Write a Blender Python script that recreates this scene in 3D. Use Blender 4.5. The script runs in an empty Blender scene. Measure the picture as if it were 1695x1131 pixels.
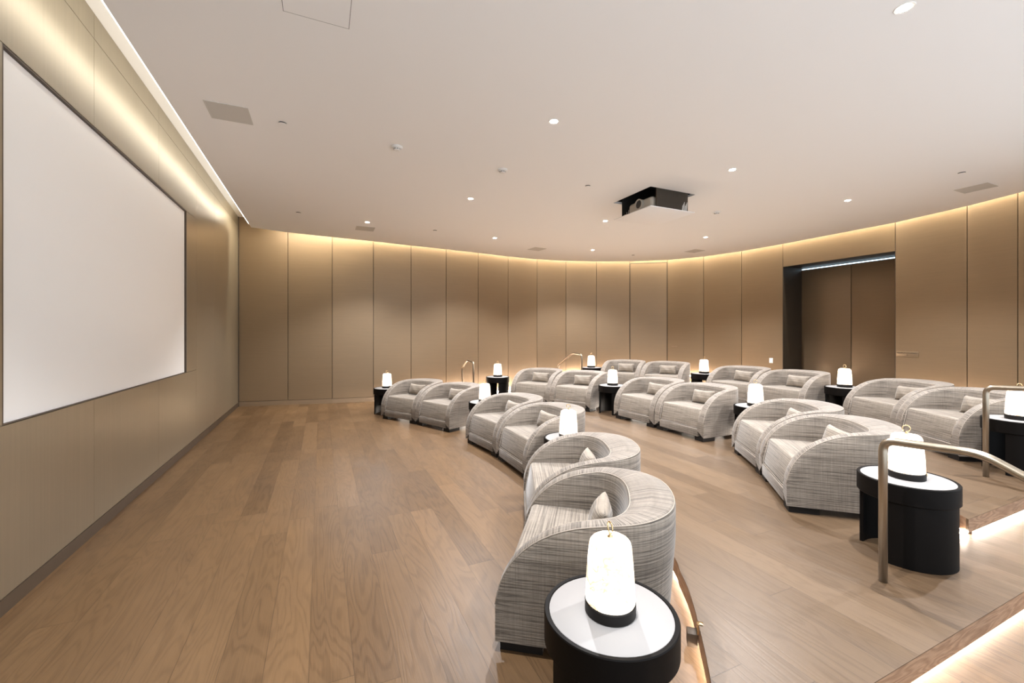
import bpy, bmesh, math, random
from mathutils import Vector, Matrix
random.seed(7)
PI = math.pi
sc = bpy.context.scene
COL = sc.collection

# ------------------------------------------------------------------ camera, world, exposure
# x runs away from the screen wall, y runs along it, z is up; the camera is on the entrance side
cam_d = bpy.data.cameras.new('camera')
cam_d.sensor_width = 36.0
cam_d.lens = 36.0 * 700.0 / 1695.0
cam_d.shift_y = -13.0 / 1695.0
cam_d.clip_start = 0.05
cam = bpy.data.objects.new('camera', cam_d)
COL.objects.link(cam)
cam.location = (0, 0, 1.554)
cam.rotation_euler = (PI / 2, 0, -math.radians(24.33))
sc.camera = cam
sc.view_settings.view_transform = 'Standard'
sc.view_settings.look = 'None'
sc.view_settings.gamma = 1.0
sc.view_settings.use_curve_mapping = False
sc.view_settings.exposure = 0.48
w = bpy.data.worlds.new('world'); sc.world = w; w.use_nodes = True
w.node_tree.nodes['Background'].inputs[0].default_value = (0.86, 0.965, 1.07, 1)
w.node_tree.nodes['Background'].inputs[1].default_value = 1.5
sc.cycles.max_bounces = 10
sc.cycles.diffuse_bounces = 6
sc.cycles.use_denoising = True
sc.cycles.sample_clamp_indirect = 6.0
SPOT_W = 380.0          # each recessed downlight
COVE_WALL = 290.0        # cove strip grazing the curved wall
COVE_SCREEN = 4.2      # cove strip above the screen wall
STEP_LED = 110.0         # strips under the platform nosings
LAMP_E = 2.3            # alabaster shades
CEIL = 3.634            # underside of the dropped ceiling
TOP = 4.04              # top of the cove
H1, H2 = 0.125, 0.25    # platform levels

# ------------------------------------------------------------------ node helpers
def new_mat(name):
    m = bpy.data.materials.new(name); m.use_nodes = True
    nt = m.node_tree
    return m, nt, nt.nodes['Principled BSDF']
def N(nt, t, **kw):
    n = nt.nodes.new(t)
    for k, v in kw.items(): setattr(n, k, v)
    return n
def L(nt, a, b): nt.links.new(a, b)
def math_(nt, op, a, b=None, c=None):
    n = N(nt, 'ShaderNodeMath', operation=op)
    for i, v in enumerate((a, b, c)):
        if v is None: continue
        if isinstance(v, (int, float)): n.inputs[i].default_value = v
        else: L(nt, v, n.inputs[i])
    return n.outputs[0]
def comb(nt, x, y, z=0.0):
    n = N(nt, 'ShaderNodeCombineXYZ')
    for i, v in enumerate((x, y, z)):
        if isinstance(v, (int, float)): n.inputs[i].default_value = v
        else: L(nt, v, n.inputs[i])
    return n.outputs[0]
def noise(nt, vec, scale=1.0, detail=3.0, rough=0.55, dist=0.0):
    n = N(nt, 'ShaderNodeTexNoise'); n.inputs['Scale'].default_value = scale
    n.inputs['Detail'].default_value = detail; n.inputs['Roughness'].default_value = rough
    n.inputs['Distortion'].default_value = dist
    L(nt, vec, n.inputs['Vector']); return n.outputs['Fac']
def ramp(nt, fac, stops):
    n = N(nt, 'ShaderNodeValToRGB'); e = n.color_ramp.elements
    while len(e) < len(stops): e.new(0.5)
    for i, (p, c) in enumerate(stops):
        e[i].position = p; e[i].color = (*c, 1)
    L(nt, fac, n.inputs[0]); return n.outputs[0]
def mix(nt, fac, a, b, mode='MIX'):
    n = N(nt, 'ShaderNodeMix', data_type='RGBA', blend_type=mode)
    for i, v in ((0, fac), (6, a), (7, b)):
        if isinstance(v, (int, float)): n.inputs[i].default_value = v
        elif isinstance(v, tuple): n.inputs[i].default_value = (*v, 1)
        else: L(nt, v, n.inputs[i])
    return n.outputs[2]
def bump(nt, h, bsdf, strength=0.2, dist=0.01):
    n = N(nt, 'ShaderNodeBump'); n.inputs['Strength'].default_value = strength
    n.inputs['Distance'].default_value = dist
    L(nt, h, n.inputs['Height']); L(nt, n.outputs[0], bsdf.inputs['Normal'])

# ------------------------------------------------------------------ materials
def simple(name, col, rough=0.5, metal=0.0, spec=0.5):
    m, nt, b = new_mat(name)
    b.inputs['Base Color'].default_value = (*col, 1)
    b.inputs['Roughness'].default_value = rough
    b.inputs['Metallic'].default_value = metal
    b.inputs['Specular IOR Level'].default_value = spec
    g = N(nt, 'ShaderNodeTexCoord').outputs['Object']
    r = noise(nt, g, 6.0, 2.0)
    L(nt, math_(nt, 'ADD', math_(nt, 'MULTIPLY', math_(nt, 'SUBTRACT', r, 0.5), 0.08), rough), b.inputs['Roughness'])
    return m

def oak(name, light, dark, plank=0.19, length=2.1, tone=0.5):
    m, nt, b = new_mat(name)
    g = N(nt, 'ShaderNodeTexCoord').outputs['Object']
    s = N(nt, 'ShaderNodeSeparateXYZ'); L(nt, g, s.inputs[0])
    x, y = s.outputs[0], s.outputs[1]
    rx = math_(nt, 'DIVIDE', math_(nt, 'ADD', x, 20.0), plank)
    row = math_(nt, 'FLOOR', rx); fx = math_(nt, 'FRACT', rx)
    wn = N(nt, 'ShaderNodeTexWhiteNoise', noise_dimensions='1D'); L(nt, row, wn.inputs['W'])
    ry = math_(nt, 'ADD', math_(nt, 'DIVIDE', math_(nt, 'ADD', y, 20.0), length), math_(nt, 'MULTIPLY', wn.outputs['Value'], 7.0))
    idy = math_(nt, 'FLOOR', ry); fy = math_(nt, 'FRACT', ry)
    w2 = N(nt, 'ShaderNodeTexWhiteNoise', noise_dimensions='2D'); L(nt, comb(nt, row, idy), w2.inputs['Vector'])
    pid = w2.outputs['Value']
    off = math_(nt, 'MULTIPLY', pid, 37.0)
    v1 = comb(nt, math_(nt, 'MULTIPLY', x, 5.5), math_(nt, 'MULTIPLY', y, 0.75), off)
    big = noise(nt, v1, 1.0, 2.0, 0.5, 0.4)
    rings = math_(nt, 'SINE', math_(nt, 'MULTIPLY', big, 95.0))
    v2 = comb(nt, math_(nt, 'MULTIPLY', x, 150.0), math_(nt, 'MULTIPLY', y, 4.0), off)
    fine = noise(nt, v2, 1.0, 4.0, 0.65)
    v3 = comb(nt, math_(nt, 'MULTIPLY', x, 2.5), math_(nt, 'MULTIPLY', y, 1.0), off)
    cloud = noise(nt, v3, 1.3, 4.0, 0.6)
    ringm = math_(nt, 'MULTIPLY', math_(nt, 'MAXIMUM', rings, 0.0), math_(nt, 'MULTIPLY', fine, 0.34))
    t = math_(nt, 'ADD', math_(nt, 'MULTIPLY', pid, 0.42), math_(nt, 'MULTIPLY', cloud, 0.55))
    t = math_(nt, 'ADD', t, math_(nt, 'MULTIPLY', math_(nt, 'SUBTRACT', fine, 0.5), 0.45))
    t = math_(nt, 'ADD', t, ringm)
    col = ramp(nt, t, [(0.15, light), (0.95, dark)])
    gx = math_(nt, 'MINIMUM', fx, math_(nt, 'SUBTRACT', 1.0, fx))
    gy = math_(nt, 'MINIMUM', fy, math_(nt, 'SUBTRACT', 1.0, fy))
    gap = math_(nt, 'MAXIMUM', math_(nt, 'LESS_THAN', gx, 0.0075), math_(nt, 'LESS_THAN', gy, 0.0010))
    col = mix(nt, math_(nt, 'MULTIPLY', gap, 0.55), col, (dark[0]*0.35, dark[1]*0.35, dark[2]*0.35))
    L(nt, col, b.inputs['Base Color'])
    rg = math_(nt, 'ADD', 0.27, math_(nt, 'MULTIPLY', cloud, 0.22))
    L(nt, rg, b.inputs['Roughness'])
    b.inputs['Specular IOR Level'].default_value = 0.5
    hgt = math_(nt, 'SUBTRACT', math_(nt, 'MULTIPLY', fine, 0.5), math_(nt, 'ADD', gap, math_(nt, 'MULTIPLY', ringm, 1.2)))
    bump(nt, hgt, b, 0.18, 0.004)
    return m

def fascia_oak():
    m, nt, b = new_mat('oak_nosing')
    g = N(nt, 'ShaderNodeTexCoord').outputs['UV']
    mp = N(nt, 'ShaderNodeMapping'); mp.inputs['Scale'].default_value = (1.6, 9.0, 1); L(nt, g, mp.inputs[0])
    big = noise(nt, mp.outputs[0], 1.0, 2.0, 0.5, 0.6)
    rings = math_(nt, 'SINE', math_(nt, 'MULTIPLY', big, 70.0))
    mp2 = N(nt, 'ShaderNodeMapping'); mp2.inputs['Scale'].default_value = (14, 260, 1); L(nt, g, mp2.inputs[0])
    fine = noise(nt, mp2.outputs[0], 1.0, 3.0)
    t = math_(nt, 'ADD', math_(nt, 'MULTIPLY', rings, 0.16), math_(nt, 'ADD', fine, 0.0))
    L(nt, ramp(nt, t, [(0.25, (0.42, 0.26, 0.16)), (0.8, (0.22, 0.115, 0.062))]), b.inputs['Base Color'])
    b.inputs['Roughness'].default_value = 0.5
    bump(nt, rings, b, 0.1, 0.002)
    return m

def bronze_panel(name, col, rough, metal, aniso=0.0, zstreak=False, vary=0.06):
    m, nt, b = new_mat(name)
    g = N(nt, 'ShaderNodeTexCoord').outputs['Object']
    mp = N(nt, 'ShaderNodeMapping')
    mp.inputs['Scale'].default_value = (40, 40, 0.6) if zstreak else (2.0, 2.0, 90.0)
    L(nt, g, mp.inputs[0])
    st = noise(nt, mp.outputs[0], 1.0, 4.0, 0.6)
    cl = noise(nt, g, 0.9, 3.0, 0.6)
    t = math_(nt, 'ADD', math_(nt, 'MULTIPLY', st, 0.7), math_(nt, 'MULTIPLY', cl, 0.3))
    hi = tuple(c * (1 + vary * 2) for c in col); lo = tuple(c * (1 - vary * 2) for c in col)
    L(nt, ramp(nt, t, [(0.3, lo), (0.7, hi)]), b.inputs['Base Color'])
    b.inputs['Metallic'].default_value = metal
    L(nt, math_(nt, 'ADD', rough - 0.06, math_(nt, 'MULTIPLY', st, 0.12)), b.inputs['Roughness'])
    if aniso:
        b.inputs['Anisotropic'].default_value = aniso
        tg = N(nt, 'ShaderNodeTangent', direction_type='RADIAL', axis='Z'); L(nt, tg.outputs[0], b.inputs['Tangent'])
        b.inputs['Anisotropic Rotation'].default_value = 0.0
    bump(nt, st, b, 0.05, 0.002)
    return m

def fabric(name, light, mid, dark, k=1.0):
    m, nt, b = new_mat(name)
    g = N(nt, 'ShaderNodeTexCoord').outputs['UV']
    s = N(nt, 'ShaderNodeSeparateXYZ'); L(nt, g, s.inputs[0])
    u, v = s.outputs[0], s.outputs[1]
    a = noise(nt, comb(nt, math_(nt, 'MULTIPLY', u, 2.2), math_(nt, 'MULTIPLY', v, 75.0)), 1.0, 3.0, 0.6)
    c = noise(nt, comb(nt, math_(nt, 'MULTIPLY', u, 95.0), math_(nt, 'MULTIPLY', v, 4.0), 3.0), 1.0, 2.0, 0.6)
    d = noise(nt, comb(nt, math_(nt, 'MULTIPLY', u, 20.0), math_(nt, 'MULTIPLY', v, 260.0), 7.0), 1.0, 2.0, 0.5)
    e = noise(nt, comb(nt, math_(nt, 'MULTIPLY', u, 14.0), math_(nt, 'MULTIPLY', v, 1.6), 11.0), 1.0, 2.0, 0.5)
    t = math_(nt, 'ADD', math_(nt, 'MULTIPLY', a, 0.48), math_(nt, 'MULTIPLY', c, 0.30))
    t = math_(nt, 'ADD', t, math_(nt, 'ADD', math_(nt, 'MULTIPLY', d, 0.14), math_(nt, 'MULTIPLY', e, 0.10)))
    col = ramp(nt, t, [(0.38, light), (0.60, mid)])
    ln = noise(nt, comb(nt, math_(nt, 'MULTIPLY', u, 0.9), math_(nt, 'MULTIPLY', v, 62.0), 5.0), 1.0, 1.5, 0.6)
    line = math_(nt, 'SUBTRACT', 1.0, math_(nt, 'MINIMUM', math_(nt, 'MULTIPLY', math_(nt, 'ABSOLUTE', math_(nt, 'SUBTRACT', ln, 0.5)), 15.0), 1.0))
    line = math_(nt, 'MULTIPLY', line, math_(nt, 'ADD', 0.30, math_(nt, 'MULTIPLY', d, 0.9)))
    a = math_(nt, 'ADD', a, line)
    col = mix(nt, line, col, dark)
    L(nt, col, b.inputs['Base Color'])
    b.inputs['Roughness'].default_value = 0.62
    b.inputs['Specular IOR Level'].default_value = 0.35
    b.inputs['Sheen Weight'].default_value = 0.25
    b.inputs['Sheen Roughness'].default_value = 0.4
    bump(nt, math_(nt, 'SUBTRACT', math_(nt, 'ADD', c, d), a), b, 0.22, 0.003)
    return m

def emit(name, col, strength, base=(0.8, 0.8, 0.8)):
    m, nt, b = new_mat(name)
    b.inputs['Base Color'].default_value = (*base, 1)
    b.inputs['Emission Color'].default_value = (*col, 1)
    b.inputs['Emission Strength'].default_value = strength
    b.inputs['Roughness'].default_value = 0.4
    return m

def alabaster():
    m, nt, b = new_mat('lit_alabaster')
    g = N(nt, 'ShaderNodeTexCoord').outputs['Object']
    oi = N(nt, 'ShaderNodeObjectInfo').outputs['Random']
    va = N(nt, 'ShaderNodeVectorMath', operation='ADD'); L(nt, g, va.inputs[0])
    L(nt, comb(nt, math_(nt, 'MULTIPLY', oi, 9.0), math_(nt, 'MULTIPLY', oi, 5.0), 0.0), va.inputs[1])
    n1 = noise(nt, va.outputs[0], 7.0, 4.0, 0.6, 1.4)
    vein = math_(nt, 'ABSOLUTE', math_(nt, 'SUBTRACT', n1, 0.5))
    col = ramp(nt, vein, [(0.0, (0.85, 0.60, 0.36)), (0.035, (1.0, 0.86, 0.68)), (0.12, (1.0, 0.93, 0.83))])
    L(nt, col, b.inputs['Emission Color']); L(nt, col, b.inputs['Base Color'])
    st = math_(nt, 'ADD', LAMP_E * 0.22, math_(nt, 'MULTIPLY', math_(nt, 'MINIMUM', math_(nt, 'MULTIPLY', vein, 6.0), 1.0), LAMP_E * 0.78))
    L(nt, st, b.inputs['Emission Strength'])
    b.inputs['Roughness'].default_value = 0.35
    return m

M = {}
M['floor'] = oak('oak_floor', (0.158, 0.090, 0.042), (0.062, 0.032, 0.013))
M['deck'] = oak('oak_deck', (0.132, 0.084, 0.048), (0.065, 0.037, 0.018))
M['fascia'] = fascia_oak()
M['ceiling'] = simple('ceiling_paint', (0.88, 0.865, 0.85), 0.9, 0, 0.2)
M['cove'] = simple('cove_paint', (0.85, 0.83, 0.79), 0.9, 0, 0.2)
M['panel'] = bronze_panel('satin_bronze_panel', (0.23, 0.158, 0.093), 0.42, 0.35, vary=0.03)
M['screenwall'] = bronze_panel('brushed_bronze_panel', (0.42, 0.365, 0.27), 0.35, 0.80, 0.7, True, 0.04)
M['gap'] = simple('dark_joint', (0.05, 0.035, 0.022), 0.7)
M['base'] = simple('bronze_baseboard', (0.075, 0.052, 0.034), 0.5, 0.2)
M['base2'] = bronze_panel('bronze_plinth', (0.27, 0.19, 0.12), 0.45, 0.4)
M['jamb'] = simple('dark_jamb', (0.035, 0.026, 0.018), 0.5)
M['screen'] = simple('screen_fabric', (0.95, 0.94, 0.92), 0.95, 0, 0.1)
M['fabric'] = fabric('striped_upholstery', (0.27, 0.226, 0.184), (0.155, 0.127, 0.101), (0.045, 0.034, 0.026))
M['seatfab'] = fabric('striped_seat_upholstery', (0.29, 0.243, 0.195), (0.175, 0.145, 0.113), (0.06, 0.046, 0.035))
M['pillow'] = fabric('pillow_weave', (0.30, 0.25, 0.197), (0.19, 0.155, 0.12), (0.07, 0.054, 0.04))
M['piping'] = simple('piping_fabric', (0.30, 0.252, 0.205), 0.7)
M['black'] = simple('black_block', (0.010, 0.008, 0.007), 0.5, 0, 0.2)
M['ebony'] = simple('dark_ebony', (0.004, 0.003, 0.0025), 0.5, 0, 0.10)
M['tabletop'] = simple('pale_leather_top', (0.25, 0.236, 0.228), 0.55)
M['gold'] = simple('polished_brass', (0.75, 0.55, 0.30), 0.2, 1.0)
M['rail'] = bronze_panel('brushed_bronze_rail', (0.40, 0.34, 0.265), 0.32, 1.0, 0.0, True, 0.03)
M['alab'] = alabaster()
M['grille'] = simple('grey_grille', (0.58, 0.56, 0.52), 0.7)
M['white'] = simple('white_plastic', (0.78, 0.76, 0.73), 0.5)
M['shadow'] = simple('dark_plastic', (0.03, 0.028, 0.025), 0.6)
M['lens'] = emit('downlight_lens', (1.0, 0.95, 0.88), 60)
M['led_wall'] = emit('cove_led', (1.0, 0.93, 0.76), COVE_WALL)
M['led_scr'] = emit('cove_led_screen', (1.0, 0.965, 0.91), COVE_SCREEN)
M['led_step'] = emit('step_led', (1.0, 0.88, 0.76), STEP_LED)
M['led_added'] = emit('added_wall_glow', (1.0, 0.82, 0.66), 95)  # for the added strip that brightens the curved wall's foot
M['gaplight'] = emit('door_gap_glow', (0.62, 0.85, 1.0), 2.2)  # glow of the gap over the door leaves, not a lamp
M['projgrey'] = simple('projector_shell', (0.42, 0.38, 0.32), 0.4)
M['plaque'] = simple('bronze_plaque', (0.30, 0.22, 0.14), 0.35, 0.6)
M['ink'] = simple('dark_lettering', (0.06, 0.04, 0.025), 0.6)
M['glow'] = emit('lit_switch', (1.0, 0.95, 0.88), 0.6)

# ------------------------------------------------------------------ object helpers
def link(name, me, mat, parent=None, smooth=False, loc=None):
    o = bpy.data.objects.new(name, me); COL.objects.link(o)
    if mat is not None:
        for mm in (mat if isinstance(mat, (list, tuple)) else [mat]): me.materials.append(mm)
    if parent is not None: o.parent = parent
    if loc is not None: o.location = loc
    if smooth:
        for p in me.polygons: p.use_smooth = True
    return o
def bm_obj(name, bm, mat, parent=None, smooth=False, loc=None, autos=None):
    bmesh.ops.recalc_face_normals(bm, faces=bm.faces)
    if autos is not None:
        for e in bm.edges:
            e.smooth = e.calc_face_angle(0) < autos
        smooth = True
    me = bpy.data.meshes.new(name); bm.to_mesh(me); bm.free()
    return link(name, me, mat, parent, smooth, loc)
def thing(name, label, cat, loc=(0, 0, 0), rz=0.0, group=None):
    o = bpy.data.objects.new(name, None); COL.objects.link(o)
    o.empty_display_size = 0.1
    o.location = loc; o.rotation_euler = (0, 0, rz)
    return tag(o, label, cat, group)
def tag(o, label, cat, group=None):
    o['label'] = label; o['category'] = cat
    if group: o['group'] = group
    return o
def struct(o): o['kind'] = 'structure'; return o
def copy_tree(o, parent=None):
    c = o.copy(); COL.objects.link(c); c.parent = parent
    for ch in list(o.children): copy_tree(ch, c)
    return c
def add_box(bm, a, b, bevel=0.0, seg=2):
    vs = [bm.verts.new((x, y, z)) for x in (a[0], b[0]) for y in (a[1], b[1]) for z in (a[2], b[2])]
    f = [(0, 1, 3, 2), (4, 6, 7, 5), (0, 4, 5, 1), (2, 3, 7, 6), (0, 2, 6, 4), (1, 5, 7, 3)]
    fs = [bm.faces.new([vs[i] for i in q]) for q in f]
    if bevel:
        es = list({e for q in fs for e in q.edges})
        bmesh.ops.bevel(bm, geom=es, offset=bevel, segments=seg, affect='EDGES', profile=0.5)
def box_obj(name, a, b, mat, parent=None, bevel=0.0):
    bm = bmesh.new(); add_box(bm, a, b, bevel)
    return bm_obj(name, bm, mat, parent, autos=0.6 if bevel else None)
def add_lathe(bm, prof, n=32, axis_pt=(0, 0), a0=0.0, a1=2 * PI, closed_prof=False):
    full = abs(a1 - a0 - 2 * PI) < 1e-6
    cnt = n if full else n + 1
    rings = []
    for i in range(cnt):
        t = a0 + (a1 - a0) * i / n
        ring = []
        for r, z in prof:
            ring.append(bm.verts.new((axis_pt[0] + r * math.cos(t), axis_pt[1] + r * math.sin(t), z)))
        rings.append(ring)
    m = len(prof)
    for i in range(n):
        A, B = rings[i], rings[(i + 1) % cnt]
        for j in range(m if closed_prof else m - 1):
            k = (j + 1) % m
            try: bm.faces.new((A[j], B[j], B[k], A[k]))
            except ValueError: pass
    if closed_prof and not full:
        bm.faces.new(rings[0]); bm.faces.new(list(reversed(rings[-1])))
    bmesh.ops.remove_doubles(bm, verts=bm.verts, dist=1e-5)
def add_tube(bm, pts, r, n=10, closed=False):
    pts = [Vector(p) for p in pts]; m = len(pts); rings = []
    up = Vector((0.013, 0.02, 1))
    prev = None
    for i, p in enumerate(pts):
        a = pts[i - 1] if (i > 0 or closed) else p
        b = pts[(i + 1) % m] if (i < m - 1 or closed) else p
        d = (b - a).normalized()
        if prev is None:
            s = d.cross(up)
            if s.length < 1e-3: s = d.cross(Vector((1, 0, 0)))
            s.normalize()
        else:
            s = prev - d * prev.dot(d); s.normalize()
        prev = s; t = d.cross(s)
        rings.append([bm.verts.new(p + (s * math.cos(2 * PI * k / n) + t * math.sin(2 * PI * k / n)) * r) for k in range(n)])
    for i in range(m if closed else m - 1):
        A, B = rings[i], rings[(i + 1) % m]
        for k in range(n):
            bm.faces.new((A[k], A[(k + 1) % n], B[(k + 1) % n], B[k]))
    if not closed:
        bm.faces.new(rings[0]); bm.faces.new(list(reversed(rings[-1])))
def round_path(pts, rad, n=7):
    pts = [Vector(p) for p in pts]; out = [pts[0]]
    for i in range(1, len(pts) - 1):
        p = pts[i]; a = (pts[i - 1] - p); b = (pts[i + 1] - p)
        r = min(rad, a.length * 0.45, b.length * 0.45)
        A = p + a.normalized() * r; B = p + b.normalized() * r
        for k in range(n + 1):
            t = k / n
            out.append(A * (1 - t) ** 2 + p * 2 * t * (1 - t) + B * t * t)
    out.append(pts[-1]); return out
def catmull(pts, n=6):
    out = []
    P = [pts[0]] + list(pts) + [pts[-1]]
    for i in range(1, len(P) - 2):
        p0, p1, p2, p3 = [Vector(q) for q in P[i - 1:i + 3]]
        for k in range(n):
            t = k / n
            out.append(0.5 * ((2 * p1) + (p2 - p0) * t + (2 * p0 - 5 * p1 + 4 * p2 - p3) * t * t + (3 * p1 - p0 - 3 * p2 + p3) * t ** 3))
    out.append(Vector(pts[-1])); return out
def add_prism(bm, poly, z0, z1, top=True, bottom=True, sides=True):
    lo = [bm.verts.new((p[0], p[1], z0)) for p in poly]; hi = [bm.verts.new((p[0], p[1], z1)) for p in poly]
    n = len(poly)
    if top: bm.faces.new(hi)
    if bottom: bm.faces.new(list(reversed(lo)))
    if sides:
        for i in range(n): bm.faces.new((lo[i], lo[(i + 1) % n], hi[(i + 1) % n], hi[i]))
def ribbon(bm, path, z0, z1, uv=False):
    uvl = bm.loops.layers.uv.verify() if uv else None
    lo = [bm.verts.new((p[0], p[1], z0)) for p in path]; hi = [bm.verts.new((p[0], p[1], z1)) for p in path]
    s = 0
    for i in range(len(path) - 1):
        f = bm.faces.new((lo[i], lo[i + 1], hi[i + 1], hi[i]))
        d = (Vector(path[i + 1]) - Vector(path[i])).length
        if uv:
            for lp, q in zip(f.loops, ((s, 0), (s + d, 0), (s + d, z1 - z0), (s, z1 - z0))): lp[uvl].uv = q
        s += d
def offset_path(path, d):
    out = []
    for i, p in enumerate(path):
        a = Vector(path[max(i - 1, 0)][:2]); b = Vector(path[min(i + 1, len(path) - 1)][:2])
        t = (b - a).normalized(); nrm = Vector((t.y, -t.x))
        if 0 < i < len(path) - 1:
            t1 = (Vector(p[:2]) - a).normalized(); n1 = Vector((t1.y, -t1.x))
            nrm = nrm / max(nrm.dot(n1), 0.5)
        out.append(Vector((p[0] + nrm.x * d, p[1] + nrm.y * d)))
    return out

# ------------------------------------------------------------------ plan of the room
EDGE = [(-0.611, 9.81), (0.231, 9.90), (1.092, 9.971), (1.941, 10.085), (2.819, 10.18), (3.7, 10.297), (4.605, 10.44),
        (5.517, 10.50), (6.386, 10.38), (7.237, 10.10), (8.098, 9.69), (8.918, 9.076), (9.42, 8.273), (9.686, 7.344),
        (9.77, 6.352), (9.801, 4.258), (9.601, 3.225), (9.40, 2.62)]
NEAR = [(9.10, 1.95), (8.60, 1.15), (7.90, 0.45), (7.05, -0.10), (6.1, -0.45), (5.1, -0.62), (4.1, -0.66), (3.1, -0.62),
        (2.1, -0.58), (1.1, -0.55), (0.1, -0.55), (-0.6, -0.55)]
WALL = [(-1.60, 10.60), (-0.651, 10.42), (0.233, 10.25), (1.10, 10.15)] + [(x * 1.0135, y * 1.0135) for x, y in EDGE[3:]]
WALLN = [(9.24, 1.90), (8.72, 1.06), (7.99, 0.34), (7.11, -0.22), (6.13, -0.58), (5.1, -0.75), (4.1, -0.79), (3.1, -0.75),
         (2.1, -0.71), (1.1, -0.68), (0.1, -0.68), (-1.6, -0.68)]
ceil_poly = [(-1.24, 9.64)] + EDGE + NEAR + [(-1.24, -0.55)]
room_poly = WALL + WALLN

# floor: closes the whole room
bm = bmesh.new(); add_prism(bm, [(-1.75, -0.70), (11.0, -0.70), (11.0, 11.0), (-1.75, 11.0)], -0.1, 0.0)
struct(bm_obj('floor', bm, M['floor']))
# dropped ceiling with the square projector opening
PX0, PX1, PY0, PY1 = 4.244, 5.104, 4.635, 5.470
bm = bmesh.new()
def loop_edges(bm, poly, z):
    v = [bm.verts.new((p[0], p[1], z)) for p in poly]
    return [bm.edges.new((v[i], v[(i + 1) % len(v)])) for i in range(len(v))]
es = loop_edges(bm, ceil_poly, CEIL) + loop_edges(bm, [(PX0, PY0), (PX1, PY0), (PX1, PY1), (PX0, PY1)], CEIL)
bmesh.ops.triangle_fill(bm, use_beauty=True, use_dissolve=False, edges=es)
r = bmesh.ops.extrude_face_region(bm, geom=list(bm.faces))
for v in [g for g in r['geom'] if isinstance(g, bmesh.types.BMVert)]: v.co.z += 0.035
struct(bm_obj('ceiling', bm, M['ceiling']))
bm = bmesh.new(); add_prism(bm, [(-1.75, -0.70), (11.0, -0.70), (11.0, 11.0), (-1.75, 11.0)], TOP, TOP + 0.1)
struct(bm_obj('ceiling_cove', bm, M['cove']))
# upstand that hides the void above the dropped ceiling
bm = bmesh.new(); inner = offset_path(ceil_poly + ceil_poly[:2], 0.45)[:-1]
ribbon(bm, inner, CEIL + 0.03, TOP)
ribbon(bm, [Vector((-1.75, -0.69)), Vector((11.0, -0.69))], CEIL, TOP)
struct(bm_obj('trim_1', bm, M['cove']))

# ------------------------------------------------------------------ curved wall of flat satin panels
def panel_run(bm, pts, z0, z1, gap=0.006, th=0.02):
    for i in range(len(pts) - 1):
        a, b = Vector(pts[i]), Vector(pts[i + 1]); d = (b - a).normalized(); nrm = Vector((-d.y, d.x))
        p, q = a + d * gap, b - d * gap
        add_prism(bm, [p, q, q + nrm * th, p + nrm * th], z0, z1)
DI = 15   # index of the panel point where the doorway starts
back = WALL[:11]; right = WALL[10:DI + 1]; right2 = WALL[DI + 1:] + WALLN[:3]
bk_bm = bmesh.new(); panel_run(bk_bm, back, 0.105, TOP)
wb = struct(bm_obj('wall_back', bk_bm, M['panel']))
bm = bmesh.new(); panel_run(bm, right, 0.105, TOP); panel_run(bm, right2, 0.105, TOP)
panel_run(bm, [WALL[DI], WALL[DI + 1]], 3.124, TOP)
wr = struct(bm_obj('wall_right', bm, M['panel']))
def backing(path, parent, z0=0.0):
    bm = bmesh.new(); pp = offset_path(path, -0.03); qq = offset_path(path, -0.07)
    add_prism(bm, list(pp) + list(reversed(qq)), z0, TOP)
    return bm_obj('backing', bm, M['gap'], parent)
backing(back, wb); backing(right, wr); backing(right2, wr)
backing([WALL[DI], WALL[DI + 1]], wr, 3.13)
def baseboard(path, name):
    bm = bmesh.new(); pp = offset_path(path, 0.0); qq = offset_path(path, -0.02)
    add_prism(bm, list(pp) + list(reversed(qq)), 0.0, 0.098)
    return struct(bm_obj(name, bm, M['base2']))
baseboard(back, 'baseboard_back'); baseboard(right, 'baseboard_right'); baseboard(right2, 'baseboard_right')
# concealed jib door: a fine frame line in one panel
a, b_ = Vector(WALL[11]), Vector(WALL[12]); d = (b_ - a).normalized(); nn = Vector((d.y, -d.x)) * 0.003
bm = bmesh.new()
for p, q, z0, z1 in ((a + d * 0.012, b_ - d * 0.012, 3.585, 3.600), (a + d * 0.004, a + d * 0.016, 0.25, 3.6), (b_ - d * 0.016, b_ - d * 0.004, 0.25, 3.6)):
    add_prism(bm, [p + nn, q + nn, q - nn, p - nn], z0, z1)
struct(bm_obj('door_2', bm, M['gap']))

# doorway recess with two tall leaves
A = Vector(WALL[DI]); B = Vector(WALL[DI + 1])
xb = 10.60
dr = struct(thing('door_1', 'recessed pair of tall bronze doors', 'door')); del dr['label']; del dr['category']
yA, yB, ym = A.y - 0.004, B.y + 0.004, 5.387
box_obj('door_leaf', (xb, ym + 0.006, H2 + 0.004), (xb + 0.04, yA, 3.075), M['panel'], dr, 0.002)
box_obj('door_leaf', (xb, yB - 0.3, H2 + 0.004), (xb + 0.04, ym - 0.006, 3.075), M['panel'], dr, 0.002)
box_obj('head_gap_glow', (xb + 0.01, yB - 0.3, 3.090), (xb + 0.03, yA, 3.108), M['gaplight'], dr)  # glowing strip standing in for light that leaks in above the leaves
box_obj('jamb', (A.x, yA, 0), (xb + 0.1, yA + 0.04, 3.30), M['jamb'], dr)
box_obj('jamb', (B.x, yB - 0.04, 0), (xb + 0.1, yB, 3.30), M['jamb'], dr)
box_obj('head_panel', (min(A.x, B.x) + 0.06, yB - 0.04, 3.126), (xb + 0.1, yA + 0.04, 3.16), M['jamb'], dr)
box_obj('back_panel', (xb + 0.05, yB - 0.1, 0), (xb + 0.1, yA + 0.04, 3.13), M['jamb'], dr)

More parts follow.
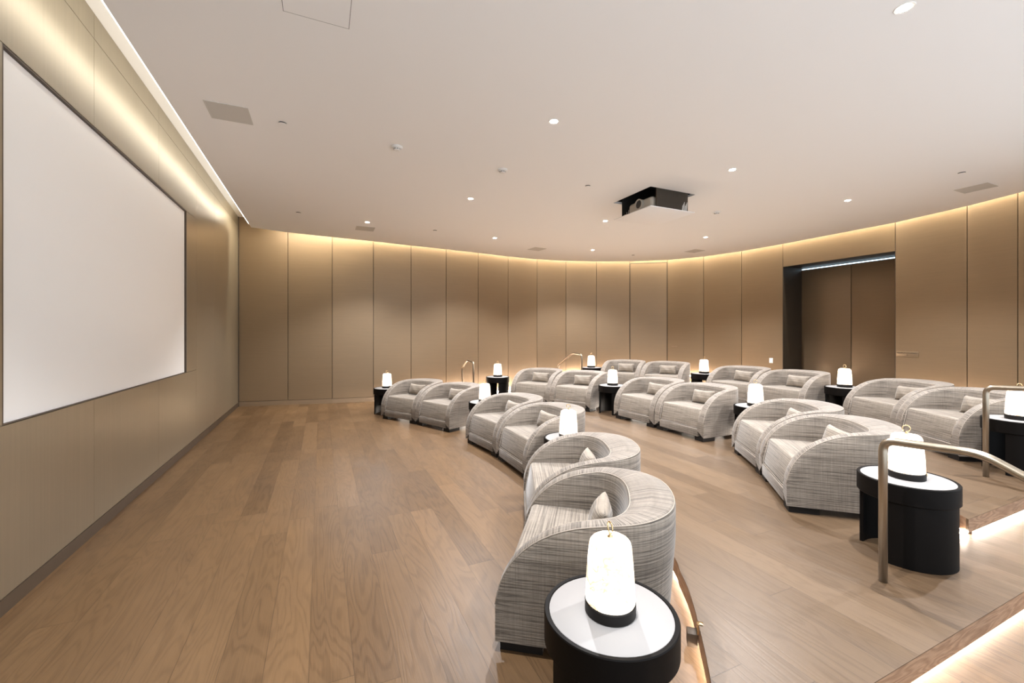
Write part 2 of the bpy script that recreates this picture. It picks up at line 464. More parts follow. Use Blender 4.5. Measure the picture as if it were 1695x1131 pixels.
# ------------------------------------------------------------------ screen wall of brushed panels around the recessed screen
SY0, SY1, SZ0, SZ1 = 3.283, 6.80, 1.045, 3.160
XW = -1.60
bm = bmesh.new(); g = 0.002
def wp(y0, y1, z0, z1): add_box(bm, (XW - 0.03, y0 + g, z0 + g), (XW, y1 - g, z1 - g))
cols = [-0.85, 1.4, SY0, 4.32, 5.757, SY1, 7.272]
for y0, y1 in ((-0.85, 1.4), (1.4, 2.86), (2.86, 4.32), (4.32, 5.757), (5.757, 7.272), (7.272, 8.388), (8.388, 10.57)):
    wp(y0, y1, 3.84, TOP)
for y0, y1 in ((-0.85, 1.4), (1.4, 2.86), (7.272, 8.388), (8.388, 10.57)):
    wp(y0, y1, 0.09, 3.84)
for y0, y1 in ((2.86, 4.32), (4.32, 5.757), (5.757, 7.272)):
    wp(y0, y1, SZ1, 3.84); wp(y0, y1, 0.09, SZ0)
wp(2.86, SY0, SZ0, SZ1); wp(SY1, 7.272, SZ0, SZ1)
wl = struct(bm_obj('wall_left', bm, M['screenwall']))
bm = bmesh.new()
for y0, y1, z0, z1 in ((-0.85, SY0, 0, TOP), (SY1, 10.75, 0, TOP), (SY0, SY1, 0, SZ0), (SY0, SY1, SZ1, TOP)):
    add_box(bm, (XW - 0.10, y0, z0), (XW - 0.035, y1, z1))
bm_obj('backing', bm, M['gap'], wl)
struct(box_obj('baseboard_left', (XW - 0.02, -0.85, 0.0), (XW + 0.006, 10.57, 0.087), M['base']))
scr = thing('projection_screen', 'large white projection screen framed into the brushed bronze wall', 'screen', (XW, (SY0 + SY1) / 2, SZ0))
yo, zo = (SY0 + SY1) / 2, SZ0
def sbox(name, a, b, mat): return box_obj(name, (a[0] - XW, a[1] - yo, a[2] - zo), (b[0] - XW, b[1] - yo, b[2] - zo), mat, scr)
sbox('screen_surface', (XW - 0.032, SY0 + 0.014, SZ0 + 0.006), (XW - 0.022, SY1 - 0.014, SZ1 - 0.014), M['screen'])
bm = bmesh.new()
for a, b2 in (((XW - 0.034, SY0, SZ0), (XW - 0.002, SY0 + 0.012, SZ1)), ((XW - 0.034, SY1 - 0.012, SZ0), (XW - 0.002, SY1, SZ1)),
              ((XW - 0.034, SY0 + 0.012, SZ1 - 0.012), (XW - 0.002, SY1 - 0.012, SZ1)), ((XW - 0.034, SY0 + 0.012, SZ0), (XW - 0.002, SY1 - 0.012, SZ0 + 0.005))):
    add_box(bm, (a[0] - XW, a[1] - yo, a[2] - zo), (b2[0] - XW, b2[1] - yo, b2[2] - zo))
bm_obj('frame', bm, M['base'], scr)

bm = bmesh.new(); add_box(bm, (-1.76, 10.565, 0.0), (-1.585, 10.72, TOP)); add_box(bm, (-1.70, 10.5, 0.0), (-1.62, 10.7, TOP))  # post added to stop world light leaking through the corner
struct(bm_obj('corner_light_stop', bm, M['gap']))
# cove light strips
bm = bmesh.new(); ribbon(bm, [Vector((-1.272, -0.5)), Vector((-1.272, 9.55))], CEIL + 0.04, CEIL + 0.17)
struct(bm_obj('trim_2', bm, M['led_scr']))
bm = bmesh.new()
ep = [Vector((-1.1, 9.76))] + [Vector(p) for p in EDGE + NEAR]
o1 = offset_path(ep, -0.035); o2 = offset_path(ep, -0.055)
lo = [bm.verts.new((p.x, p.y, 3.93)) for p in o1]; hi = [bm.verts.new((p.x, p.y, 3.93)) for p in o2]
for i in range(len(lo) - 1): bm.faces.new((lo[i], lo[i + 1], hi[i + 1], hi[i]))
struct(bm_obj('trim_3', bm, M['led_wall']))

# ------------------------------------------------------------------ stepped platforms with lit nosings
ARC = [(1.19, 0.966), (1.455, 1.24), (1.675, 1.495), (1.852, 1.719), (1.968, 1.899), (2.11, 2.136), (2.60, 3.2), (2.86, 4.0), (2.95, 4.87),
       (2.86, 5.74), (2.60, 6.54), (2.16, 7.55), (1.72, 8.28), (1.20, 8.95)]
def platform(name, arc, ynear, yfar, z0, z1):
    fr = [Vector(p) for p in catmull(arc, 5)]
    edge = [Vector((9.25, ynear))] + fr + [Vector((9.05, yfar))]
    # keep the deck inside the walls
    tail = [(9.3, yfar - 0.15), (9.62, 7.9), (9.80, 7.2), (9.85, 6.3), (9.85, 4.4), (9.70, 3.4), (9.42, 2.5), (9.15, 1.75)]
    if name.endswith('2'): tail = [(9.3, yfar - 0.05)] + tail[1:]
    poly = edge + [Vector(p) for p in tail]
    bm = bmesh.new(); add_prism(bm, poly, z1 - 0.095, z1, bottom=False)
    bmesh.ops.triangulate(bm, faces=[f for f in bm.faces if len(f.verts) > 4], ngon_method='EAR_CLIP')
    deck = struct(bm_obj('floor_platform', bm, M['deck']))
    ins = [Vector((p.x + dx, p.y + dy)) for p, dx, dy in [(q, 0.0, 0.0) for q in edge]]
    ins = offset_path(edge, 0.06)
    bm = bmesh.new(); add_prism(bm, list(ins) + [Vector(p) for p in tail], z0, z1 - 0.095, top=False, bottom=False)
    bm_obj('riser', bm, M['deck'], deck)
    bm = bmesh.new(); ribbon(bm, offset_path(edge, -0.0015), z1 - 0.0955, z1 - 0.0005, True)
    bm_obj('fascia', bm, M['fascia'], deck)
    bm = bmesh.new(); ribbon(bm, offset_path(edge, 0.045), z0 + 0.004, z1 - 0.10)
    bm_obj('led_strip', bm, M['led_step'], deck)
    return deck
platform('platform_1', ARC, 0.966, 8.95, 0.0, H1)
def arc_x(y):
    pts = catmull(ARC, 5)
    for p, q in zip(pts, pts[1:]):
        if p.y <= y <= q.y: return p.x + (q.x - p.x) * (y - p.y) / (q.y - p.y)
a2 = [(arc_x(1.385) + 2.56, 1.385)] + [(x + 2.56, y) for x, y in ARC[3:12]] + [(arc_x(8.0) + 2.60, 8.0), (arc_x(8.0) + 2.20, 8.67)]
platform('platform_2', a2, 1.385, 8.67, H1, H2)

a3 = [(x + 5.05, y) for x, y in ARC[4:11]]
a3 = [(a3[0][0] - 0.25, 1.62)] + a3 + [(a3[-1][0] - 0.5, 7.45)]
platform('platform_3_added', a3, 1.62, 7.45, H2, 0.375)  # added unseen step, its strip glows behind the back row
# added emissive strip to light the curved wall's foot behind the back row
bm = bmesh.new()
def floor_strip(pts, z):
    p1 = offset_path(pts, 0.16); p2 = offset_path(pts, 0.20)
    ribbon(bm, p1, z, z + 0.03)
floor_strip([Vector(p) for p in WALL[4:9]], 0.003); floor_strip([Vector(p) for p in WALL[9:DI + 1]], 0.378); floor_strip([Vector(p) for p in WALL[DI + 1:DI + 4]], 0.378)
struct(bm_obj('added_glow_strip', bm, M['led_added']))

# ------------------------------------------------------------------ armchair
W2, YF, YB, SH = 0.455, -0.45, 0.45, 0.66
def chair_shell():
    bm = bmesh.new(); uvl = bm.loops.layers.uv.verify()
    st = []      # (outer xy, inner xy, H, backness)
    ns, na = 12, 30
    def Hy(y):
        if y >= 0.13: return SH
        q = max(0.0, 1 - ((0.13 - y) / 0.582) ** 2.15)
        return 0.19 + (SH - 0.19) * q ** 0.47
    half = []
    for i in range(ns):
        t = i / ns; y = YF + (0 - YF) * (t ** 1.7)
        half.append(((W2, y), (0.352, y), 0.0))
    for i in range(na + 1):
        t = (PI / 2) * i / na; n = 2.35
        cx, sy = max(math.cos(t), 0) ** (2 / n), math.sin(t) ** (2 / n)
        half.append(((W2 * cx, YB * sy), (0.352 * max(math.cos(t), 0) ** (2 / 2.6), 0.205 * math.sin(t) ** (2 / 2.6)), math.sin(t)))
    full = half + [((-o[0], o[1]), (-i_[0], i_[1]), k) for o, i_, k in reversed(half[:-1])]
    loops = []
    for o, i_, k in full:
        O, I = Vector(o), Vector(i_); H = Hy(o[1]) + 0.02 * k; Hi = Hy(max(o[1], -9)) + 0.005 * k
        nv = (I - O).normalized(); wth = (I - O).length; r = 0.022
        lean = nv * (0.05 * k); tap = nv * (0.035 * k)
        base = 0.055
        p = [(O + tap, base), (O + tap * 0.5, base + (H - base) * 0.35), (O, base + (H - base) * 0.72), (O, H - r), (O + nv * r * 0.3, H - r * 0.3), (O + nv * r, H),
             (O + nv * (wth * 0.5), H + 0.006), (I - nv * r * 1.4, Hi - 0.001), (I - nv * r * 0.4, Hi - r * 0.5), (I, Hi - r * 1.3), (I + lean * 0.6, max(0.13, Hi * 0.62)), (I + lean, min(0.13, Hi * 0.6))]
        loops.append([bm.verts.new((q[0].x, q[0].y, q[1])) for q in p])
    s = 0; m = len(loops[0])
    for i in range(len(loops) - 1):
        A, B = loops[i], loops[i + 1]; ds = ((A[3].co - B[3].co).length)
        for j in range(m - 1):
            f = bm.faces.new((A[j], B[j], B[j + 1], A[j + 1]))
            if 4 <= j <= 7:
                va = j * 0.03
                uv = ((va, s), (va, s + ds), (va + 0.03, s + ds), (va + 0.03, s))
            else:
                sg = 0 if j < 4 else 5
                uv = ((s + sg, A[j].co.z), (s + ds + sg, B[j].co.z), (s + ds + sg, B[j + 1].co.z), (s + sg, A[j + 1].co.z))
            for lp, q in zip(f.loops, uv): lp[uvl].uv = q
        s += ds
        bm.faces.new((A[0], A[m - 1], B[m - 1], B[0]))
    for lp_ in (loops[0], list(reversed(loops[-1]))):
        f = bm.faces.new(lp_)
        for lp in f.loops: lp[uvl].uv = (lp.vert.co.x, lp.vert.co.z)
    bmesh.ops.recalc_face_normals(bm, faces=bm.faces)
    # front rail joining the arms under the seat
    n0 = set(bm.faces)
    add_box(bm, (-0.353, YF + 0.002, 0.055), (0.353, YF + 0.10, 0.162), 0.008)
    for f in bm.faces:
        if f not in n0:
            for lp in f.loops: lp[uvl].uv = (lp.vert.co.x + 3.0, lp.vert.co.z + 2.0)
    paths = [[l[4].co.copy() for l in loops], [l[8].co.copy() for l in loops]]
    return bm, paths
def box_uv(bm, off=0.0, swap_top=True):
    uvl = bm.loops.layers.uv.verify()
    for f in bm.faces:
        n = f.normal
        for lp in f.loops:
            c = lp.vert.co
            if abs(n.z) > 0.7: lp[uvl].uv = (c.x + off, c.y)
            elif abs(n.y) > 0.6: lp[uvl].uv = (c.x + off, c.z * 1.0)
            else: lp[uvl].uv = (c.y + off, c.z)
def make_chair():
    t = thing('tub_armchair', 'x', 'armchair')
    bm, paths = chair_shell()
    bm_obj('shell', bm, M['fabric'], t, autos=0.9)
    bm = bmesh.new()
    prof = [(-0.440, 0.168), (-0.385, 0.418), (0.24, 0.405), (0.24, 0.168)]
    lo = [bm.verts.new((-0.349, y, z)) for y, z in prof]; hi = [bm.verts.new((0.349, y, z)) for y, z in prof]
    bm.faces.new(lo); bm.faces.new(list(reversed(hi)))
    for i in range(4): bm.faces.new((lo[i], hi[i], hi[(i + 1) % 4], lo[(i + 1) % 4]))
    bmesh.ops.recalc_face_normals(bm, faces=bm.faces)
    bmesh.ops.bevel(bm, geom=list(bm.edges), offset=0.022, segments=3, affect='EDGES', profile=0.5)
    bm.normal_update(); box_uv(bm, 11.0)
    bm_obj('seat_cushion', bm, M['seatfab'], t, autos=0.7)
    bm = bmesh.new()
    for p in paths: add_tube(bm, p, 0.0032, 5)
    add_tube(bm, [(-0.346, -0.392, 0.395), (-0.346, -0.438, 0.185), (-0.332, -0.4405, 0.172), (0.332, -0.4405, 0.172), (0.346, -0.438, 0.185), (0.346, -0.392, 0.395)], 0.003, 5)
    bm_obj('piping', bm, M['piping'], t, smooth=True)
    for sx in (-1, 1):
        box_obj('leg', (sx * 0.43 if sx < 0 else 0.29, -0.43, 0.0), (-0.29 if sx < 0 else 0.43, -0.22, 0.056), M['black'], t)
        box_obj('leg', (-0.33 if sx < 0 else 0.19, 0.22, 0.0), (-0.19 if sx < 0 else 0.33, 0.33, 0.056), M['black'], t)
    bm = bmesh.new(); add_box(bm, (-0.40, -0.38, 0.045), (0.40, 0.25, 0.15)); bm_obj('underside', bm, M['black'], t)
    return t
def make_pillow():
    bm = bmesh.new(); uvl = bm.loops.layers.uv.verify(); nx, ny = 18, 14
    def pt(i, j, s):
        x = 2 * i / nx - 1; y = 2 * j / ny - 1
        th = 0.056 * ((1 - x * x) ** 0.5) * ((1 - y * y) ** 0.5) + 0.004 * (1 - abs(x) ** 6) * (1 - abs(y) ** 6)
        px = 0.19 * x * (1 - 0.09 * (1 - y * y) * abs(x) ** 3); pz = 0.101 * y * (1 - 0.10 * (1 - x * x) * abs(y) ** 3)
        wr = 0.006 * math.sin(7 * x + 3 * y) * (1 - x * x) * (1 - y * y)
        return Vector((px, s * th + wr, pz))
    for s in (-1, 1):
        gg = [[bm.verts.new(pt(i, j, s)) for j in range(ny + 1)] for i in range(nx + 1)]
        for i in range(nx):
            for j in range(ny):
                f = bm.faces.new((gg[i][j], gg[i + 1][j], gg[i + 1][j + 1], gg[i][j + 1]))
                for lp in f.loops: lp[uvl].uv = (lp.vert.co.x * 0.6 + s * 2 + 20, lp.vert.co.z * 0.8)
    bmesh.ops.remove_doubles(bm, verts=bm.verts, dist=1e-4)
    return bm_obj('lumbar_pillow', bm, M['pillow'], None, smooth=True)

# ------------------------------------------------------------------ side table and lamp
def make_table():
    t = thing('side_table', 'x', 'side table')
    bm = bmesh.new()
    R = 0.25
    add_lathe(bm, [(0.0, 0.385), (R - 0.006, 0.385), (R, 0.391), (R, 0.497), (R - 0.003, 0.501), (R - 0.016, 0.501), (R - 0.019, 0.497), (0.0, 0.497)], 64)
    bm_obj('drum_rim', bm, M['ebony'], t, autos=0.6)
    bm = bmesh.new(); add_lathe(bm, [(0.0, 0.490), (R - 0.0195, 0.490), (R - 0.0195, 0.4985), (R - 0.022, 0.5), (0.0, 0.5)], 64)
    bm_obj('top_inlay', bm, M['tabletop'], t, autos=0.6)
    for c0, c1 in ((35, 145), (215, 325)):
        bm = bmesh.new(); add_lathe(bm, [(0.218, 0.0), (0.238, 0.0), (0.238, 0.386), (0.218, 0.386)], 30, a0=math.radians(c0), a1=math.radians(c1), closed_prof=True)
        bm_obj('curved_leg', bm, M['ebony'], t, autos=0.6)
    return t
def make_lamp():
    t = thing('table_lamp', 'x', 'lamp')
    bm = bmesh.new(); add_lathe(bm, [(0.0, 0.0), (0.093, 0.0), (0.095, 0.002), (0.095, 0.038), (0.092, 0.041), (0.0, 0.041)], 48)
    bm_obj('base', bm, M['black'], t, autos=0.6)
    bm = bmesh.new()
    prof = [(0.0, 0.0415), (0.090, 0.0415), (0.0925, 0.046), (0.0925, 0.06), (0.090, 0.12), (0.0845, 0.20), (0.0795, 0.250), (0.0765, 0.262), (0.070, 0.271), (0.060, 0.277), (0.045, 0.280), (0.0, 0.281)]
    add_lathe(bm, prof, 48); bm_obj('lamp_shade', bm, M['alab'], t, autos=0.8)
    bm = bmesh.new(); add_lathe(bm, [(0.0, 0.280), (0.011, 0.280), (0.011, 0.284), (0.005, 0.287), (0.004, 0.296), (0.0, 0.297)], 16)
    ring = [(0.021 * math.cos(a), 0, 0.3155 + 0.021 * math.sin(a)) for a in [math.radians(-100 + 330 * k / 22) for k in range(23)]]
    add_tube(bm, ring, 0.003, 8)
    bm_obj('carry_ring', bm, M['gold'], t, smooth=True)
    bm = bmesh.new(); add_tube(bm, [(0.093, 0, 0.022), (0.104, 0, 0.022)], 0.006, 10); add_tube(bm, [(0.104, 0, 0.014), (0.107, 0, 0.034)], 0.003, 8)
    bm_obj('switch', bm, M['gold'], t, smooth=True)
    return t

chair0, pillow0, table0, lamp0 = make_chair(), make_pillow(), make_table(), make_lamp()
used = set()
def place(proto, loc, rz, label, group, cat=None):
    o = proto if proto.name not in used else copy_tree(proto)
    used.add(proto.name)
    o.location = loc; o.rotation_euler = (proto.rotation_euler[0], proto.rotation_euler[1], rz) if proto.name in used else (0, 0, rz)
    o.rotation_euler = (0, 0, rz)
    return tag(o, label, cat or proto['category'], group)
pillow0['category'] = 'cushion'

ROWS = [
    dict(nm='front row', z=0.0, fronts=[((0.775, 1.914), (1.305, 2.650), (1.685, 3.470)), ((1.960, 3.975), (1.985, 4.875), (1.885, 5.780)), ((1.829, 6.43), (1.47, 7.26), (1.005, 8.04))],
         tables=[(1.003, 1.312), (2.290, 3.675), (2.318, 6.150), (1.174, 8.50)]),
    dict(nm='middle row', z=H1, fronts=[((3.379, 2.162), (4.010, 2.850), (4.540, 3.570)), ((4.565, 4.001), (4.58, 4.93), (4.545, 5.850)), ((4.46, 6.415), (4.08, 7.235), (3.575, 7.985))],
         tables=[(3.454, 1.443), (5.097, 3.668), (4.793, 6.200), (3.481, 8.45)]),
    dict(nm='back row', z=H2, fronts=[((5.920, 2.05), (6.43, 2.79), (6.84, 3.58)), ((6.72, 4.05), (6.77, 4.95), (6.68, 5.84)), ((6.70, 6.45), (6.32, 7.27), (5.83, 8.03))],
         tables=[(5.977, 1.655), (7.190, 3.74), (7.069, 6.20), (5.871, 8.40)]),
]
pair_nm = ['pair nearest the camera', 'middle pair', 'pair farthest from the camera']
tab_nm = [['nearest the camera', 'second from the camera', 'third from the camera', 'farthest from the camera'],
          ['behind the close bronze handrail', 'second from the camera', 'third from the camera', 'farthest from the camera'],
          ['at the right photo edge', 'second from the camera', 'third from the camera', 'farthest from the camera']]
ring_rot = {(0, 0): 1.35, (1, 0): -0.75, (2, 0): -0.6}
pr = random.Random(4)
for ri, R_ in enumerate(ROWS):
    for pi_, tri in enumerate(R_['fronts']):
        for k in range(2):
            p, q = Vector(tri[k]), Vector(tri[k + 1])
            d = (q - p).normalized(); bk = Vector((d.y, -d.x))     # towards the back of the chair
            cen = (p + q) / 2 + bk * 0.45
            rz = math.atan2(bk.y, bk.x) - PI / 2
            side = 'nearer' if k == 0 else 'farther'
            place(chair0, (cen.x, cen.y, R_['z']), rz, 'grey striped tub armchair, %s, %s seat of the %s' % (R_['nm'], side, pair_nm[pi_]),
                  'tub armchairs in three curved rows')
            pl = place(pillow0, (0, 0, 0), 0, 'small striped pillow in the %s armchair of the %s, %s' % (side, pair_nm[pi_], R_['nm']),
                       'lumbar pillows on the tub armchairs')
            ox = pr.uniform(-0.03, 0.06)
            pp = cen + bk * 0.055 + d * ox
            pl.location = (pp.x, pp.y, R_['z'] + 0.508)
            pl.rotation_euler = (-0.26, pr.uniform(-0.04, 0.04), rz + pr.uniform(-0.14, 0.14))
    for ti, (tx, ty) in enumerate(R_['tables']):
        # the openings between the two curved legs face the screen and the wall behind
        ang = math.radians((-40, -14, 14, 36)[ti])
        place(table0, (tx, ty, R_['z']), ang, 'round black side table with pale top, %s, %s' % (R_['nm'], tab_nm[ri][ti]), 'round side tables between armchairs')
        lz = R_['z'] + 0.5002
        place(lamp0, (tx, ty, lz), ring_rot.get((ri, ti), pr.uniform(-1.2, 0.2)), 'lit alabaster lamp on the %s side table %s' % (R_['nm'], tab_nm[ri][ti]), 'alabaster lamps on the side tables')

# ------------------------------------------------------------------ handrails on the platform ends
def handrail(x, ypost, ybend, ylow, zt, zb, label):
    r = 0.0215; h = 0.815
    base = Vector((x, ypost, zt))
    sgn = 1 if ylow > ypost else -1
    rise = abs(ybend - ypost) * 0.06; drop = abs(ylow - ybend) * 0.50
    pts = [(0, 0, 0), (0, 0, h), (0, ybend - ypost, h + rise), (0, ylow - ypost, h + rise - drop), (0, ylow - ypost + 0.0001 * sgn, zb - zt)]
    bm = bmesh.new(); add_tube(bm, round_path(pts, 0.062, 8), r, 16)
    o = bm_obj('handrail', bm, M['rail'], None, smooth=True, loc=base)
    tag(o, label, 'handrail', 'bronze tube handrails at the platform ends')
handrail(2.955, 1.341, 0.944, 0.40, H1, 0.0, 'brushed bronze tube handrail close to camera in front of the middle row end table')
handrail(5.522, 1.732, 1.30, 0.76, H2, H1, 'bronze tube handrail at right photo edge beside the back row end table')
handrail(2.95, 8.51, 8.93, 9.30, H1, 0.0, 'small distant bronze handrail left of the middle row far table')
handrail(5.52, 8.28, 8.665, 9.35, H2, H1, 'distant bronze handrail with long slope left of back row far table')

# small power box clipped under the first platform's nosing behind the nearest table
t = thing('power_box', 'small bronze power box with brass clip on the lit riser by the nearest table', 'power box', (1.700, 1.515, 0.0), math.radians(-42))
box_obj('housing', (-0.06, -0.028, 0.02), (-0.012, 0.028, 0.085), M['base'], t, 0.003)
bm = bmesh.new(); add_box(bm, (-0.014, -0.012, 0.075), (-0.004, 0.012, 0.128), 0.002); add_box(bm, (-0.014, -0.012, 0.1265), (0.014, 0.012, 0.130), 0.002)
bm_obj('clip', bm, M['gold'], t, autos=0.6)

# ------------------------------------------------------------------ ceiling fittings
DOWN = [(3.394, 1.427), (2.081, 3.605), (2.103, 6.199), (4.754, 3.736), (0.791, 8.303), (3.444, 8.524), (4.786, 6.404), (6.158, 8.753), (7.569, 6.596), (7.495, 3.858), (0.80, 1.35), (6.158, 1.30)]
dl_lab = ['over the close handrail at the top right', 'over the front row second table', 'over the front row third table', 'near the projector on its camera side',
          'above the far left table by a grille', 'above the middle row far table', 'just beyond the projector', 'over the back row far end', 'right of the projector beyond the smoke detector',
          'farthest right, over the back row middle', 'above the nearest front row table', 'above the near end of the back row']
proto = thing('downlight', 'x', 'downlight')
bm = bmesh.new(); add_lathe(bm, [(0.034, 0.0), (0.052, -0.003), (0.055, 0.0), (0.050, 0.002), (0.036, 0.03), (0.034, 0.03)], 28, closed_prof=True)
bm_obj('trim_ring', bm, M['white'], proto, autos=0.7)
bm = bmesh.new(); add_lathe(bm, [(0.0, -0.0030), (0.036, -0.0015), (0.036, 0.002), (0.0, 0.002)], 24); bm_obj('lens', bm, M['lens'], proto)
ld = bpy.data.lights.new('downlight_beam', 'SPOT'); ld.energy = SPOT_W; ld.spot_size = math.radians(118); ld.spot_blend = 0.55
ld.shadow_soft_size = 0.028; ld.color = (0.955, 0.97, 1.0)
lo_ = bpy.data.objects.new('downlight_beam', ld); COL.objects.link(lo_); lo_.parent = proto; lo_.location = (0, 0, -0.035)
for i, (x, y) in enumerate(DOWN):
    o = proto if i == 0 else copy_tree(proto)
    o.location = (x, y, CEIL - 0.0005); tag(o, 'small bright recessed ceiling downlight, ' + dl_lab[i], 'downlight', 'recessed ceiling downlights')

def smoke(x, y, label):
    t = thing('smoke_detector', label, 'smoke detector', (x, y, CEIL), 0, 'ceiling smoke detectors')
    bm = bmesh.new(); add_lathe(bm, [(0.0, 0.0), (0.062, 0.0), (0.062, -0.012), (0.052, -0.022), (0.0, -0.022)], 32); bm_obj('base', bm, M['white'], t, autos=0.6)
    bm = bmesh.new(); add_lathe(bm, [(0.036, -0.022), (0.036, -0.034), (0.028, -0.042), (0.0, -0.042)], 24); bm_obj('sensor_cap', bm, M['white'], t, autos=0.6)
    bm = bmesh.new()
    for k in range(8):
        a = k * PI / 4; c_, s_ = math.cos(a), math.sin(a)
        v = [(0.0365 * c_ - 0.009 * s_, 0.0365 * s_ + 0.009 * c_), (0.0365 * c_ + 0.009 * s_, 0.0365 * s_ - 0.009 * c_), (0.034 * c_ + 0.009 * s_, 0.034 * s_ - 0.009 * c_), (0.034 * c_ - 0.009 * s_, 0.034 * s_ + 0.009 * c_)]
        add_prism(bm, v, -0.033, -0.026)
    bm_obj('vent_slots', bm, M['shadow'], t)
smoke(0.772, 4.814, 'white ceiling smoke detector, leftmost of the three')
smoke(2.101, 4.935, 'white ceiling smoke detector in the middle of the ceiling, left of the projector')
smoke(6.161, 5.144, 'white ceiling smoke detector just right of the projector')
spl = ['near the large left ceiling grille', 'above the far left wall corner', 'left of the projector', 'above the far curved wall left part', 'near the right ceiling grille', 'far back by the concealed door']
for (x, y), lab in zip([(-0.343, 4.74), (-0.35, 8.128), (3.426, 4.986), (2.095, 8.397), (7.546, 2.584), (7.537, 8.884)], spl):
    t = thing('sprinkler_cover', 'flat white round sprinkler cover ' + lab, 'sprinkler', (x, y, CEIL), 0, 'concealed sprinkler covers')
    bm = bmesh.new(); add_lathe(bm, [(0.0, -0.012), (0.040, -0.012), (0.041, -0.011), (0.0, -0.009)], 32); bm_obj('cover_plate', bm, M['ceiling'], t, autos=0.6)
    bm = bmesh.new(); add_lathe(bm, [(0.0, 0.0), (0.036, 0.0), (0.036, -0.009), (0.0, -0.009)], 24); bm_obj('collar', bm, M['shadow'], t)
def grille(cx, cy, label, rz=0.0, w_=0.345):
    t = thing('ceiling_grille', label, 'vent', (cx, cy, CEIL), rz, 'flush square ceiling grilles')
    h = w_ / 2; bm = bmesh.new()
    for a, b2 in (((-h, -h), (h, -h + 0.008)), ((-h, h - 0.008), (h, h)), ((-h, -h + 0.008), (-h + 0.008, h - 0.008)), ((h - 0.008, -h + 0.008), (h, h - 0.008))):
        add_box(bm, (a[0], a[1], -0.004), (b2[0], b2[1], 0.0))
    bm_obj('frame', bm, M['grille'], t)
    box_obj('mesh_panel', (-h + 0.008, -h + 0.008, -0.0025), (h - 0.008, h - 0.008, 0.0), M['grille'], t)
grille(-0.784, 4.727, 'large looking grey square ceiling grille at upper left near the screen')
grille(0.80, 8.825, 'small grey ceiling grille beside the far left downlight')
grille(4.838, 9.217, 'small distant ceiling grille above the centre of the curved wall', 0.15)
grille(8.567, 7.80, 'small distant ceiling grille above the concealed door side', 0.0)
grille(8.523, 2.776, 'long looking grey ceiling grille at the upper right edge')
hx0, hx1, hy0, hy1 = -0.222, 0.176, 2.69, 3.09
t = thing('access_panel', 'flush square access panel outlined in the ceiling at the top photo edge', 'access panel', ((hx0 + hx1) / 2, (hy0 + hy1) / 2, CEIL))
h = 0.199
box_obj('hatch', (-h + 0.003, -h + 0.003, -0.0015), (h - 0.003, h - 0.003, 0.0), M['ceiling'], t)
bm = bmesh.new()
for a, b2 in (((-h, -h), (h, -h + 0.003)), ((-h, h - 0.003), (h, h)), ((-h, -h + 0.003), (-h + 0.003, h - 0.003)), ((h - 0.003, -h + 0.003), (h, h - 0.003))):
    add_box(bm, (a[0], a[1], -0.0012), (b2[0], b2[1], 0.0))
bm_obj('frame', bm, M['gap'], t)

# projector on its lowered ceiling lift
pcx, pcy = (PX0 + PX1) / 2, (PY0 + PY1) / 2
lift = thing('projector_lift', 'square ceiling lift tray hanging below its opening', 'projector lift', (pcx, pcy, CEIL))
hx, hy = (PX1 - PX0) / 2 - 0.004, (PY1 - PY0) / 2 - 0.004
box_obj('tray', (-hx, -hy, -0.275), (hx, hy, -0.262), M['ceiling'], lift, 0.003)
bm = bmesh.new()
add_box(bm, (-hx + 0.13, -hy + 0.02, -0.262), (hx - 0.12, -hy + 0.035, 0.30))
for k in range(26):   # ribs of the folded scissor cover
    x = -hx + 0.14 + k * (2 * hx - 0.28) / 25
    add_box(bm, (x - 0.004, -hy + 0.012, -0.258), (x + 0.004, -hy + 0.02, 0.28))
bm_obj('side_cover', bm, simple('lift_cover', (0.075, 0.058, 0.042), 0.6), lift)
box_obj('back_cover', (hx - 0.14, -hy + 0.035, -0.262), (hx - 0.12, hy - 0.05, 0.3), M['shadow'], lift)
box_obj('side_cover', (-hx + 0.13, hy - 0.05, -0.262), (hx - 0.12, hy - 0.04, 0.30), M['shadow'], lift)
for sx in (-1, 1):
    bm = bmesh.new()
    for k in range(6):
        if sx < 0: a, y, q = -hx + 0.15, hy - 0.08 - 0.045 * k, 0.0
        else: a, y, q = hx - 0.25 + 0.017 * k, -hy + 0.004, 0.004
        add_tube(bm, [(a, y, -0.262), (a + 0.012, y, -0.262 + 0.075 + 0.025 * (k % 3))], 0.0042, 6)
    bm_obj('cable_bundle', bm, M['white'], lift, smooth=True)
bm = bmesh.new(); add_box(bm, (-hx - 0.03, -hy - 0.03, 0.045), (hx + 0.03, hy + 0.03, 0.38))
for f in list(bm.faces):
    if f.calc_center_median().z < 0.06: bm.faces.remove(f)
bm_obj('shaft', bm, M['shadow'], lift)
pj = thing('projector', 'beige projector with round dark lens inside the ceiling lift', 'projector', (pcx - 0.10, pcy - 0.05, CEIL - 0.262))
bm = bmesh.new(); add_box(bm, (-0.24, -0.29, 0.008), (0.24, 0.22, 0.175), 0.05, 4); bm_obj('body', bm, M['projgrey'], pj, autos=0.7)
bm = bmesh.new(); add_lathe(bm, [(0.062, 0.0), (0.078, 0.0), (0.078, 0.05), (0.062, 0.05)], 28, closed_prof=True)
bmesh.ops.rotate(bm, verts=bm.verts, matrix=Matrix.Rotation(-PI / 2, 3, 'Y')); bmesh.ops.translate(bm, verts=bm.verts, vec=(-0.235, -0.06, 0.100)); bm_obj('lens_ring', bm, M['projgrey'], pj, autos=0.7)
bm = bmesh.new(); add_lathe(bm, [(0.0, 0.03), (0.062, 0.03), (0.062, 0.035), (0.0, 0.04)], 24)
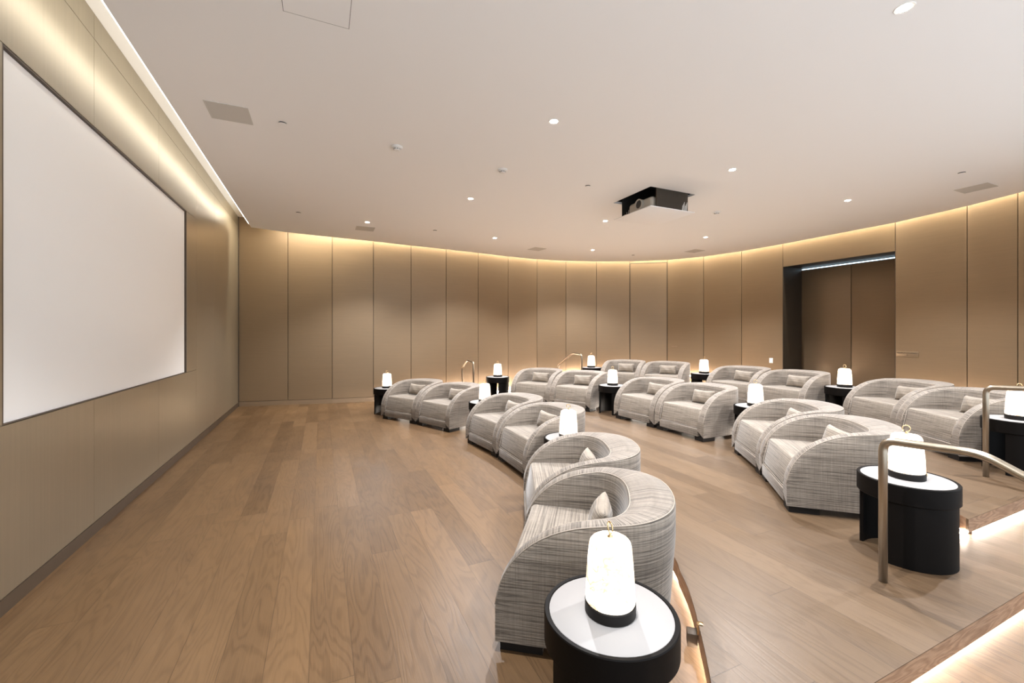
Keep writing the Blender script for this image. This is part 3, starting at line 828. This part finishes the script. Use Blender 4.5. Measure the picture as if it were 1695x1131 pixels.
bmesh.ops.rotate(bm, verts=bm.verts, matrix=Matrix.Rotation(-PI / 2, 3, 'Y')); bmesh.ops.translate(bm, verts=bm.verts, vec=(-0.235, -0.06, 0.100)); bm_obj('lens', bm, M['shadow'], pj, autos=0.7)

# ------------------------------------------------------------------ small things on the right wall
CT, ST = math.cos(math.radians(24.33)), math.sin(math.radians(24.33))
def on_panel(i, px, py):
    k = (px - 847.5) / 700; a, b2 = Vector(WALL[i]), Vector(WALL[i + 1]); d = b2 - a
    # c x - s y = k (s x + c y)
    A_, B_ = CT - k * ST, -ST - k * CT
    t_ = -(A_ * a.x + B_ * a.y) / (A_ * d.x + B_ * d.y); p = a + d * t_
    Z = ST * p.x + CT * p.y
    dn = d.normalized()
    return p, 1.554 + (552.5 - py) / 700 * Z, dn, Vector((dn.y, -dn.x))
def wall_thing(name, label, cat, i, px, py, w_, h_, mat, part, off=0.0):
    p, z, dn, nr = on_panel(i, px, py)
    rz = math.atan2(nr.y, nr.x) + PI / 2      # local -y faces the room
    t = thing(name, label, cat, (p.x + nr.x * 0.001, p.y + nr.y * 0.001, z), rz)
    box_obj(part, (-w_ / 2, -0.006, -h_ / 2), (w_ / 2, 0, h_ / 2), mat, t, 0.001)
    return t
pl = wall_thing('wall_plaque', 'small engraved bronze occupancy plaque on the panel right of the doors', 'sign', 16, 1502, 586.5, 0.36, 0.105, M['plaque'], 'plate')
def text(body, size, z, parent):
    cu = bpy.data.curves.new('lettering', 'FONT'); cu.body = body; cu.size = size; cu.align_x = 'CENTER'; cu.align_y = 'CENTER'; cu.extrude = 0.0008
    o = bpy.data.objects.new('lettering_source', cu); COL.objects.link(o)
    me = bpy.data.meshes.new_from_object(o.evaluated_get(bpy.context.evaluated_depsgraph_get()))
    bpy.data.objects.remove(o)
    q = link('lettering', me, None, parent); me.materials.clear(); me.materials.append(M['ink'])
    q.location = (0, -0.0072, z); q.rotation_euler = (PI / 2, 0, 0)
text('MAXIMUM OCCUPANCY', 0.030, 0.020, pl); text('49', 0.028, -0.016, pl)
sw = wall_thing('light_switch', 'small white lit switch plate left of the door recess', 'switch', 14, 1276.5, 597, 0.085, 0.12, M['white'], 'plate')
box_obj('rocker', (-0.02, -0.010, -0.035), (0.02, -0.006, 0.035), M['glow'], sw, 0.001)
pu = wall_thing('door_pull', 'tiny flush bronze pull on the curved wall panel beside the concealed door', 'door pull', 12, 1116, 573.5, 0.16, 0.022, M['base2'], 'plate')
